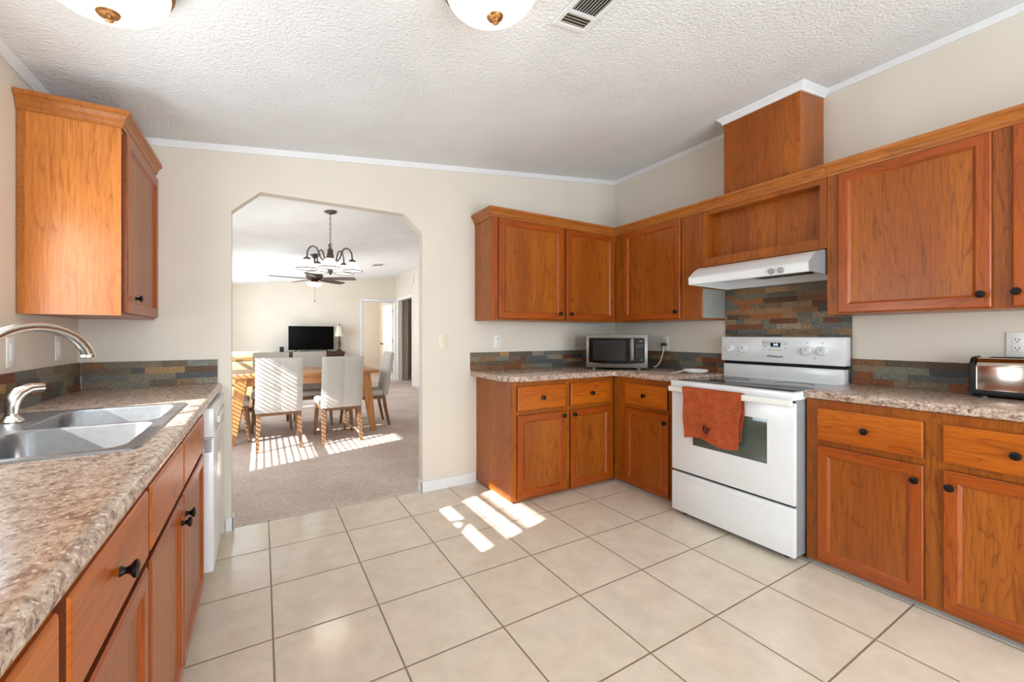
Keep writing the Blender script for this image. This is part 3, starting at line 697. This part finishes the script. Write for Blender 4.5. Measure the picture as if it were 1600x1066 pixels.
# towel over the oven handle
tw = thing('dish_towel', 'rust orange waffle dish towel hanging over the oven door handle', 'towel', (2.358, -.851, 0), -90)
def sheet(x0, x1, ztop, zbl, zbr, y, amp, seed, th=.005):
    mb = MB(); nu, nv = 28, 26; rnd = random.Random(seed); ph = rnd.random() * 6
    def P(u, v, off):
        zb = zbl + (zbr - zbl) * u + .012 * math.sin(u * 7 + ph) * v
        x = x0 + (x1 - x0) * u + v * (.018 * (1 - u) - .022 * u) + .004 * math.sin(v * 9 + ph)
        yy = y + amp * v * math.sin(u * 8.5 + ph) + off - .006 * v
        return (x, yy, ztop + (zb - ztop) * v)
    g = [[[mb.bm.verts.new(P(i / nu, j / nv, o)) for i in range(nu + 1)] for j in range(nv + 1)] for o in (0, th)]
    for s_ in (0, 1):
        for j in range(nv):
            for i in range(nu): mb.bm.faces.new([g[s_][j][i], g[s_][j][i + 1], g[s_][j + 1][i + 1], g[s_][j + 1][i]])
    for j in range(nv):
        for i in (0, nu): mb.bm.faces.new([g[0][j][i], g[1][j][i], g[1][j + 1][i], g[0][j + 1][i]])
    for i in range(nu):
        for j in (0, nv): mb.bm.faces.new([g[0][j][i], g[1][j][i], g[1][j][i + 1], g[0][j][i + 1]])
    return mb
fm = sheet(.120, .508, .868, .556, .545, -.0515, .005, 2)
fm.loft([[(x, y, z) for y, z in ((-.0515, .866), (-.049, .873), (-.041, .8755), (-.026, .8755), (-.018, .873), (-.0155, .866), (-.0205, .866), (-.025, .8705), (-.041, .8705), (-.0465, .866))] for x in (.120, .508)])
front = fm.build('front_flap', 'towel', tw, 60)
sheet(.135, .516, .868, .61, .60, -.0195, .0008, 5, .004).build('back_flap', 'towel', tw, 60)
mb = MB()
for (dx, dz, rx, rz) in ((-.012, 0, .008, .028), (.003, -.004, .008, .024), (.016, .004, .010, .012), (-.02, .004, .005, .018)):
    n = 16; mb.loft([[(.300 + dx + rx * math.cos(2 * math.pi * k / n), y, .630 + dz + rz * math.sin(2 * math.pi * k / n)) for k in range(n)] for y in (-.0645, -.053)])
mb.build('embroidered_emblem', 'embroid', front)

# ------------------------------------------------------------------ microwave in the corner, cord, spoon rest, toaster
mw = thing('microwave_oven', 'stainless and black countertop microwave set diagonally in the corner', 'microwave', (2.338, .001, .9185), -46.7)
W, D, H0, H1 = .50, .36, .016, .298
MB().box(.002, W - .002, .012, D, H0, H1 - .003, b=.003).build('body', plain('microwave_shell', (58, 54, 50), .4, .5), mw)
MB().box(0, W, 0, .014, H0, H1, b=.004).build('front_frame', 'msteel', mw)
gp = [(.022, .070), (.022, .258), (.030, .267), (.466, .267), (.476, .258), (.476, .070), (.468, .060), (.36, .052), (.25, .048), (.13, .052), (.03, .060)]
dg = MB().prism(gp, 'y', -.003, .001).build('door_glass', 'mglass', mw)
MB().box(.055, .325, -.0036, -.0028, .078, .245).build('window', 'mwin', dg)
h = MB(); h.bprism([(.362, -.030), (.388, -.030), (.391, -.022), (.386, -.018), (.364, -.018), (.359, -.022)], 'z', .078, .262, .002)
h.box(.366, .384, -.02, -.002, .09, .105); h.box(.366, .384, -.02, -.002, .235, .25); h.build('handle', 'msteel', mw)
kp = MB().box(.400, .470, -.0040, -.0028, .072, .262).build('control_panel', 'black', mw)
class _B:
    def box(s, *a): MB().box(*a).build('button', 'ink', kp)
b_ = _B()
for z in (.190, .206):
    for k in range(3): b_.box(.408 + k * .020, .424 + k * .020, -.0048, -.004, z, z + .006)
for r_ in range(4):
    for k in range(3): b_.box(.412 + k * .020, .418 + k * .020, -.0048, -.004, .110 + r_ * .018, .114 + r_ * .018)
b_.box(.442, .460, -.0048, -.004, .082, .090)
text('TOSHIBA', .0125, 'brand_lettering', 'black', mw, (W / 2 + .01, -.0006, .032), (R(90), 0, 0))
text('TIMER', .010, 'panel_lettering', 'whitep', kp, (.446, -.0046, .240), (R(90), 0, 0))
for x in (.06, .43):
    for y in (.05, .31): MB().cyl((x, y, 0), (x, y, .017), .014).build('foot', 'grey', mw)
pc = thing('power_cord', 'white appliance cord plugged in beside the microwave, dropping behind it', 'cord', (3.03, -.255, 1.125))
MB().box(-.028, -.001, -.022, .022, -.012, .014, b=.004).build('plug', plain('grey_plug', (84, 78, 72), .5), pc)
MB().tube([(-.022, 0, -.008), (-.03, -.004, -.05), (-.045, -.002, -.10), (-.05, .015, -.15), (-.055, .04, -.185), (-.07, .05, -.196), (-.08, .06, -.196)], .0042, 8).build('cord', 'whitep', pc)
sr = thing('spoon_rest', 'white ceramic spoon rest on the counter left of the range', 'spoon rest', (2.80, -.72, .9185), -20)
mb = MB(); n = 28; rings = []
for rr, z in ((.0, .001), (.05, .0), (.075, .012), (.082, .026), (.080, .028), (.070, .014), (.048, .004), (.0, .0045)):
    rings.append([((.075 if False else 0) + rr * 1.15 * math.cos(2 * math.pi * k / n), rr * math.sin(2 * math.pi * k / n), z) for k in range(n)])
mb.loft(rings, caps=False); mb.build('bowl', 'whitep', sr)
mb = MB(); rings = []
for x, w_, z in ((-.085, .022, .022), (-.12, .017, .019), (-.16, .018, .010), (-.19, .017, .007), (-.205, .008, .006)):
    rings.append([(x, -w_, z), (x, -w_ * .5, z - .003), (x, w_ * .5, z - .003), (x, w_, z), (x, w_ * .5, z + .003), (x, -w_ * .5, z + .003)])
mb.loft(rings); mb.build('handle', 'whitep', sr)
ts = thing('toaster', 'polished steel long-slot toaster with black ends on the right counter', 'toaster', (2.855, -2.138, .9185), -90)
def rr2(y0, y1, z0, z1, r, n=6):
    o = []
    for cx, cz_, a0 in ((y1 - r, z1 - r, 0), (y0 + r, z1 - r, 90)):
        for k in range(n): a = R(a0 + 90 * k / (n - 1)); o.append((cx + r * math.cos(a), cz_ + r * math.sin(a)))
    o += [(y0, z0), (y1, z0)]; return o
LT = .42
sec = []
for x, s_ in ((.014, .012), (.020, .005), (.032, .0), (LT - .032, 0), (LT - .02, .005), (LT - .014, .012)): sec.append([(x, y, z) for y, z in rr2(.004 + s_, .156 - s_, .030, .186 - s_, .045)])
MB().loft(sec).build('shell', 'chrome', ts, 50)
for a, b in ((0, .022), (LT - .022, LT)):
    q = [(a, .02), (a + .006, .004), (b - .004, .0), (b, .002)] if a == 0 else [(a, .002), (a + .004, .0), (b - .006, .004), (b, .02)]
    MB().loft([[(x, y, z) for y, z in rr2(-.001 + s_, .161 - s_, .012, .191 - s_, .050 - s_ * .4)] for x, s_ in q]).build('end_cap', 'black', ts, 50)
MB().box(.010, LT - .010, .0, .160, .006, .034, b=.006).build('base', 'black', ts)
MB().box(.06, LT - .06, .045, .062, .183, .1875).build('slot', 'gap', ts); MB().box(.06, LT - .06, .098, .115, .183, .1875).build('slot', 'gap', ts)
for x in (.05, LT - .05):
    for y in (.03, .13): MB().cyl((x, y, 0), (x, y, .008), .010).build('foot', 'grey', ts)
# ------------------------------------------------------------------ wall plates
def plate(name, label, loc, rz, kind, mat='whitep', group=None):
    p = thing(name, label, 'outlet' if 'outlet' in name else 'switch', loc, rz)
    MB().box(-.036, .036, -.006, -.0008, -.058, .058, b=.002).build('cover_plate', mat, p)
    if kind == 'outlet':
        for z in (-.02, .02):
            r = MB().box(-.016, .016, -.0085, -.006, z - .014, z + .014, b=.001).build('receptacle', mat, p)
            s_ = MB(); s_.box(-.0075, -.005, -.0089, -.0084, z - .001, z + .008); s_.box(.005, .0075, -.0089, -.0084, z - .001, z + .008); s_.box(-.002, .002, -.0089, -.0084, z - .010, z - .005); s_.build('slot', 'gap', r)
    elif kind == 'toggle':
        MB().box(-.005, .005, -.016, -.006, -.003, .012, b=.001).build('toggle', mat, p)
    elif kind == 'rocker':
        MB().box(-.016, .016, -.009, -.006, -.033, .033, b=.0015).build('rocker', mat, p)
    return p
plate('wall_switch', 'cream toggle switch between the opening and the wall cabinet', (1.181, YB, 1.160), 0, 'toggle', 'cream')
plate('wall_outlet', 'white outlet under the left end of the back wall cabinet', (1.673, YB, 1.152), 0, 'outlet')
plate('wall_switch', 'cream wall plate beside the microwave on the back wall', (2.514, YB, 1.159), 0, 'rocker', 'cream')
plate('wall_outlet', 'white outlet right of the microwave with the cord plugged into it', (XR, -.25, 1.138), -90, 'outlet')
plate('wall_outlet', 'white outlet above the toaster at the right edge', (XR, -2.265, 1.165), -90, 'outlet')
plate('wall_switch', 'white rocker switch nearest the viewer behind the faucet on the left wall', (XL, -.334, 1.142), 90, 'rocker')
plate('wall_switch', 'white switch in the corner of the left wall below the wall cabinet', (XL, .11, 1.146), 90, 'rocker')

# ------------------------------------------------------------------ ceiling fixtures
SL = math.atan(.1217)
def flush(label, x, y):
    f = thing('ceiling_light', label, 'ceiling light', (x, y, cz(x)), 0, None); f.rotation_euler = (0, -SL, 0)
    MB().lathe([(.155, -.001), (.160, -.012), (.172, -.030), (.176, -.040), (.168, -.044), (.160, -.044)], (0, 0, 0), 40).build('metal_pan', 'brass', f)
    prof = [(.165, -.044)] + [(.165 * math.cos(R(a)), -.044 - .095 * math.sin(R(a))) for a in range(8, 88, 8)] + [(.012, -.139)]
    MB().lathe(prof, (0, 0, 0), 40).build('glass_bowl', 'bowl', f)
    MB().lathe([(.022, -.137), (.030, -.141), (.026, -.147), (.012, -.151), (.008, -.158), (.011, -.163), (.0, -.169)], (0, 0, 0), 20).build('finial', 'brass', f)
    l = light('lamp_glow', 'POINT', (0, 0, -.30), 2, (1, .94, .86), shadow_soft_size=.14); l.parent = f
    return f
flush('lit frosted dome ceiling light near the ceiling vent', .655, -1.43)
flush('lit frosted dome ceiling light over the left counter at the top corner', -.462, -.985)
def vent(label, x, y, W, L, nl):
    v_ = thing('ceiling_vent', label, 'vent', (x, y, cz(x)), 0); v_.rotation_euler = (0, -SL, 0)
    f = MB(); t_ = .022
    for q in ((0, W, 0, t_), (0, W, L - t_, L), (0, t_, t_, L - t_), (W - t_, W, t_, L - t_)): f.box(q[0] - W / 2, q[1] - W / 2, q[2] - L, q[3] - L, -.010, -.001, b=.002, seg=1)
    f.box(-W / 2 + t_, W / 2 - t_, -t_ - .075, -t_ - .06, -.009, -.002)
    f.build('frame', 'trim', v_)
    MB().box(-W / 2 + t_, W / 2 - t_, -L + t_, -t_, -.002, -.001).build('backing', 'ventdark', v_)
    for k in range(nl):
        xx = -W / 2 + t_ + (W - 2 * t_) * (k + .5) / nl
        MB().obox((xx, -(L + t_ + .075) / 2, -.006), (.75, 0, .66), (0, 1, 0), (-.66, 0, .75), .0055, (L - 2 * t_ - .075) / 2, .0006).build('louver', 'trim', v_)
    for k in range(4):
        MB().obox((0, -t_ - .008 - k * .015, -.006), (1, 0, 0), (0, .75, .66), (0, -.66, .75), W / 2 - t_, .005, .0006).build('louver', 'cream', v_)
    return v_
vent('white louvered ceiling vent beside the dome light', 1.088, -1.32, .172, .36, 9)

# ------------------------------------------------------------------ dining set
tb = thing('dining_table', 'light oak dining table with splayed tapered legs', 'table', (.425, 3.18, .006))
HX, Y1, Y2 = .825, -.46, .47
MB().box(-HX, HX, Y1, Y2, .722, .760, b=.004).build('tabletop', 'oakx', tb)
mb = MB(); a0 = .70
for q in ((-a0, a0, Y1 + .07, Y1 + .092), (-a0, a0, Y2 - .092, Y2 - .07), (-a0, -a0 + .022, Y1 + .092, Y2 - .092), (a0 - .022, a0, Y1 + .092, Y2 - .092)): mb.box(q[0], q[1], q[2], q[3], .625, .722)
mb.build('apron', 'oakx', tb)
for sx_, sy in ((-1, -1), (1, -1), (-1, 1), (1, 1)):
    ym = Y1 + .06 if sy < 0 else Y2 - .06; xt, xb = sx_ * (.66), sx_ * .745; yb_ = ym + sy * .07
    mb = MB(); rings = []
    for f_, hx, hy in ((0, .055, .04), (.25, .055, .036), (1, .030, .024)):
        x = xt + (xb - xt) * f_; y = ym + (yb_ - ym) * f_; z = .722 * (1 - f_)
        rings.append([(x - hx, y - hy, z), (x + hx, y - hy, z), (x + hx, y + hy, z), (x - hx, y + hy, z)])
    mb.loft(rings).build('leg', 'oak', tb)
def chair_proto():
    c = thing('dining_chair', '', 'chair')
    w_ = .218
    # backrest: slightly leaning padded slab with a soft front and back
    mb = MB(); nu, nz_ = 14, 20; sl = .095
    def P(u, v, side):
        x = (u - .5) * 2 * w_ * (1 - .015 * v); z = .395 + .572 * v
        yc = -.225 - sl * max(0, v - .05); ed = min(u, 1 - u, v, 1 - v); th = .026 + .012 * min(1, ed / .12) ** .5
        rr_ = max(0, 1 - min(u, 1 - u) / .04); th *= (1 - .35 * rr_)
        dent = .006 * math.exp(-((u - .5) / .05) ** 2) + .005 * math.exp(-((v - .42) / .03) ** 2) * 1 + .004 * math.exp(-((v - .72) / .03) ** 2)
        return (x, yc + side * (th - dent), z)
    g = [[[mb.bm.verts.new(P(i / nu, j / nz_, s_)) for i in range(nu + 1)] for j in range(nz_ + 1)] for s_ in (-1, 1)]
    for s_ in (0, 1):
        for j in range(nz_):
            for i in range(nu): mb.bm.faces.new([g[s_][j][i], g[s_][j][i + 1], g[s_][j + 1][i + 1], g[s_][j + 1][i]])
    for j in range(nz_):
        for i in (0, nu): mb.bm.faces.new([g[0][j][i], g[1][j][i], g[1][j + 1][i], g[0][j + 1][i]])
    for i in range(nu):
        for j in (0, nz_): mb.bm.faces.new([g[0][j][i], g[1][j][i], g[1][j][i + 1], g[0][j][i + 1]])
    b = mb.build('backrest', 'linen', c, 50)
    sm = MB()
    sm.tube([(0, -.225 - sl * max(0, v - .05) - .0315, .395 + .572 * v) for v in (.03, .3, .6, .97)], .0018, 6)
    for v in (.42, .72): sm.tube([((u - .5) * 2 * w_ * .93, -.225 - sl * (v - .05) - .0325, .395 + .572 * v) for u in (0, .5, 1)], .0016, 6)
    sm.build('seam', 'seam', b)
    MB().box(-.225, .225, -.20, .285, .40, .475, b=.026, seg=3).build('seat', 'linen', c, 50)
    f = MB()
    for q in ((-.20, .20, -.215, -.19), (-.20, .20, .245, .27), (-.20, -.18, -.19, .245), (.18, .20, -.19, .245)): f.box(q[0], q[1], q[2], q[3], .358, .400)
    f.build('seat_rail', 'walnut', c)
    for s_ in (-1, 1):
        for rear in (0, 1):
            top = Vector((s_ * .188, -.20 if rear else .245, .40)); bot = Vector((s_ * (.198 if rear else .212), -.275 if rear else .29, 0))
            mb = MB(); rings = []
            for f_, h_ in ((0, .021), (.4, .02), (1, .014)):
                p = top.lerp(bot, f_ if not rear else f_ ** 1.3); p.z = .40 * (1 - f_)
                rings.append([(p.x - h_, p.y - h_, p.z), (p.x + h_, p.y - h_, p.z), (p.x + h_, p.y + h_, p.z), (p.x - h_, p.y + h_, p.z)])
            mb.loft(rings).build('leg', 'walnut', c)
    return c
cp_ = chair_proto()
spots = [(.118, 2.52, 0, 'left near-side linen dining chair, its back striped by blind shadows'),
         (.728, 2.52, 2, 'right near-side linen dining chair, its back mostly in shade'),
         (.070, 3.58, 180, 'left linen dining chair of the pair across the table'),
         (.550, 3.58, 180, 'right linen dining chair of the pair across the table'),
         (1.16, 3.13, 88, 'linen dining chair at the right end of the table seen from the side'),
         (-.45, 3.03, -90, 'linen dining chair at the left end of the table, mostly hidden by the wall')]
for i, (x, y, rz, lb) in enumerate(spots):
    o = cp_ if i == 0 else copy_tree(cp_)
    o.location = (x, y, .006); o.rotation_euler = (0, 0, R(rz)); o['label'] = lb; o['group'] = 'chairs around the dining table'

# chandelier
CX, CY = .556, 1.85
ch = thing('chandelier', 'bronze chandelier with opal glass shades hanging beyond the opening', 'chandelier', (CX, CY, cz(CX)))
MB().lathe([(.062, -.001), (.062, -.008), (.05, -.018), (.02, -.028), (.008, -.034)], (0, 0, 0), 28).build('canopy', 'abronze', ch)
zt = 2.09 - cz(CX)
mb = MB(); z = -.036; k = 0
while z > zt + .04:
    pts = [(.007 * math.cos(a) * (k % 2), .007 * math.cos(a) * ((k + 1) % 2), z - .014 + .017 * math.sin(a)) for a in [2 * math.pi * q / 10 for q in range(10)]]
    mb.tube(pts, .0022, 6, loop=True); z -= .026; k += 1
mb.tube([(.018 * math.cos(a), 0, zt + .028 + .018 * math.sin(a)) for a in [2 * math.pi * q / 14 for q in range(14)]], .003, 6, loop=True)
mb.build('chain', 'abronze', ch)
MB().lathe([(.004, zt + .012), (.012, zt), (.026, zt - .012), (.028, zt - .06), (.034, zt - .065), (.034, zt - .10), (.024, zt - .13), (.020, zt - .18), (.016, zt - .21), (.026, zt - .225), (.024, zt - .245), (.012, zt - .262), (.006, zt - .27), (.0, zt - .272)], (0, 0, 0), 24).build('column', 'abronze', ch)
for k in range(5):
    a = R(-170.9 + 72 * k); ca, sa = math.cos(a), math.sin(a); Rr = .218
    prof = [(.03, zt - .12), (.07, zt - .13), (.095, zt - .10), (.11, zt - .05), (.13, zt - .01), (.160, zt + .003), (.19, zt - .012), (.213, zt - .05), (Rr, zt - .115)]
    arm = MB().tube([(r * ca, r * sa, z) for r, z in prof], .0075, 8).build('arm', 'abronze', ch)
    MB().lathe([(.010, zt - .11), (.030, zt - .122), (.034, zt - .134), (.028, zt - .142)], (Rr * ca, Rr * sa, 0), 18).build('socket_cup', 'abronze', arm)
    sh = MB().lathe([(.030, zt - .138), (.044, zt - .148), (.064, zt - .175), (.081, zt - .205), (.099, zt - .228), (.096, zt - .228), (.077, zt - .203), (.060, zt - .177), (.041, zt - .151), (.028, zt - .141)], (Rr * ca, Rr * sa, 0), 26, caps=False).build('shade', 'shade', ch, 60)
    MB().tube([(Rr * ca + .099 * math.cos(q), Rr * sa + .099 * math.sin(q), zt - .228) for q in [2 * math.pi * i / 30 for i in range(30)]], .0042, 6, loop=True).build('rim', 'bronze', sh)
    MB().lathe([(.008, zt - .142), (.020, zt - .165), (.024, zt - .185), (.015, zt - .202), (.0, zt - .208)], (Rr * ca, Rr * sa, 0), 14).build('bulb', 'bulb', sh)
l = light('chandelier_glow', 'POINT', (0, 0, zt - .26), 5, (1, .92, .8), shadow_soft_size=.15); l.parent = ch

# ceiling fan in the living room
FX, FY = .672, 4.5; fz0 = cz(FX)
fn = thing('ceiling_fan', 'dark-bladed ceiling fan with bowl light beyond the chandelier', 'ceiling fan', (FX, FY, fz0))
MB().lathe([(.07, -.001), (.07, -.02), (.03, -.06), (.014, -.065)], (0, 0, 0), 24).build('canopy', 'abronze', fn)
MB().cyl((0, 0, -.06), (0, 0, -.30), .012).build('downrod', 'abronze', fn)
MB().lathe([(.03, -.29), (.095, -.30), (.125, -.325), (.125, -.375), (.09, -.40), (.05, -.41)], (0, 0, 0), 28).build('motor_housing', 'abronze', fn)
zb = -.385
for k in range(5):
    a = R(41 + 72 * k); ca, sa = math.cos(a), math.sin(a); px_, py_ = -sa, ca; tl = -.2
    mb = MB(); rings = []
    for r, hw in ((.16, .05), (.22, .060), (.45, .066), (.60, .062), (.64, .045)):
        rings.append([(r * ca + s_ * hw * px_, r * sa + s_ * hw * py_, zb + s_ * hw * tl + dz) for s_, dz in ((-1, -.004), (1, -.004), (1, .004), (-1, .004))])
    bl = mb.loft(rings).build('blade', 'darkwood', fn)
    MB().obox((.13 * ca, .13 * sa, zb + .0), (ca, sa, 0), (px_, py_, 0), (0, 0, 1), .05, .02, .004).build('blade_arm', 'brass', bl)
MB().lathe([(.05, -.41), (.06, -.43), (.115, -.437), (.115, -.445)], (0, 0, 0), 24).build('light_fitter', 'brass', fn)
MB().lathe([(.113, -.446), (.108, -.47), (.085, -.495), (.05, -.512), (.012, -.518)], (0, 0, 0), 26).build('glass_bowl', 'fanbowl', fn)
MB().lathe([(.012, -.517), (.016, -.522), (.008, -.53), (.0, -.532)], (0, 0, 0), 14).build('finial', 'abronze', fn)
mb = MB(); mb.tube([(.0, -.01, -.525), (.0, -.01, -.72)], .0016, 6); mb.lathe([(.0, -.72), (.006, -.725), (.007, -.75), (.0, -.757)], (0, -.01, 0), 10); mb.build('pull_chain', 'abronze', fn)
v2 = vent('small grey ceiling vent beyond the chandelier', 1.98, 6.1, .25, .28, 6)

# ------------------------------------------------------------------ living room
sd = thing('tv_stand', 'dark brown wooden television stand against the far wall', 'tv stand', (.15, 7.95, .006))
W = 1.53
MB().box(.02, W - .02, .02, .42, .06, .755).build('carcass', 'darkwood', sd)
MB().box(0, W, 0, .44, .755, .812, b=.008).build('top', 'darkwood', sd)
for x in (.05, .54, 1.03):
    d_ = MB().box(x, x + .45, .005, .02, .10, .72, b=.003).build('door', 'darkwood', sd); MB().lathe([(.0, -.018), (.010, -.014), (.006, -.004), (.006, .005)], (x + .40, 0, .45), 12, 'y').build('knob', 'bronze', d_)
for x in (.02, W - .07):
    for y in (.03, .37): MB().box(x, x + .05, y, y + .05, 0, .06).build('foot', 'darkwood', sd)
tv = thing('television', 'flat black television on the dark stand', 'television', (.965, 8.17, .819))
MB().box(-.485, .485, -.015, .02, .045, .602, b=.004).build('bezel', 'black', tv)
MB().box(-.475, .475, -.0165, -.0145, .058, .594).build('screen', 'screen', tv)
for x in (-.33, .33):
    mb = MB(); mb.box(x - .012, x + .012, -.01, .015, .004, .05); mb.box(x - .018, x + .018, -.11, .11, 0, .006, b=.002); mb.build('foot', 'black', tv)
sb = thing('set_top_box', 'small flat black box in front of the television', 'set top box', (.80, 8.01, .819))
MB().box(-.09, .09, -.05, .05, 0, .022, b=.003).build('case', 'black', sb)
MB().box(-.07, .07, -.0515, -.049, .007, .015).build('front_panel', 'mglass', sb)
sb = thing('speaker', 'small dark upright speaker left of the television', 'speaker', (.345, 8.12, .819))
MB().box(-.042, .042, -.04, .04, 0, .125, b=.008).build('case', 'black', sb)
MB().box(-.034, .034, -.0415, -.0395, .012, .113, b=.001).build('grille', 'gap', sb)
lp = thing('table_lamp', 'bronze table lamp with mosaic glass shade right of the television', 'lamp', (1.575, 8.15, .819))
MB().lathe([(.07, 0), (.07, .012), (.045, .03), (.028, .05), (.018, .08), (.030, .16), (.034, .20), (.020, .27), (.012, .31), (.022, .33), (.010, .36)], (0, 0, 0), 22).build('base', plain('bronze_lamp_base', (74, 50, 34), .4, .4), lp)
MB().lathe([(.112, .36), (.105, .42), (.085, .52), (.055, .62), (.052, .62), (.082, .52), (.102, .42), (.109, .36)], (0, 0, 0), 26, caps=False).build('shade', 'mosaic', lp)
MB().lathe([(.058, .618), (.010, .624), (.010, .64), (.016, .652), (.0, .668)], (0, 0, 0), 16).build('finial', 'bronze', lp)
MB().cyl((0, 0, .355), (0, 0, .62), .006).build('stem', 'bronze', lp)
sf = thing('sofa', 'tan sofa with its back to the dining table, seen left through the opening', 'sofa', (-.72, 4.95, .006))
W = .70
MB().box(0, W, 0, .92, .07, .42, b=.03).build('frame', 'tan', sf)
MB().box(0, W, 0, .20, .42, .79, b=.03, seg=3).build('backrest', 'tan', sf)
MB().box(.0, .14, .20, .92, .42, .62, b=.04, seg=3).build('arm', 'tan', sf); MB().box(W - .14, W, .20, .92, .42, .62, b=.04, seg=3).build('arm', 'tan', sf)
MB().box(.15, W - .15, .22, .90, .42, .56, b=.04, seg=3).build('seat_cushion', 'tan', sf)
MB().box(.02, W - .02, .05, .24, .795, .94, b=.06, seg=4).build('back_cushion', 'tan', sf, 60)
for x in (.04, W - .08):
    for y in (.05, .83): MB().box(x, x + .04, y, y + .04, 0, .07).build('foot', 'darkwood', sf)
th_ = thing('door_chime', 'small white box high on the living room right wall', 'door chime', (XR, 6.97, 2.53), -90)
MB().box(-.05, .05, -.035, -.001, -.075, .075, b=.006).build('cover', 'whitep', th_)
MB().box(-.03, .03, -.037, -.034, -.03, .03).build('grille', 'cream', th_)
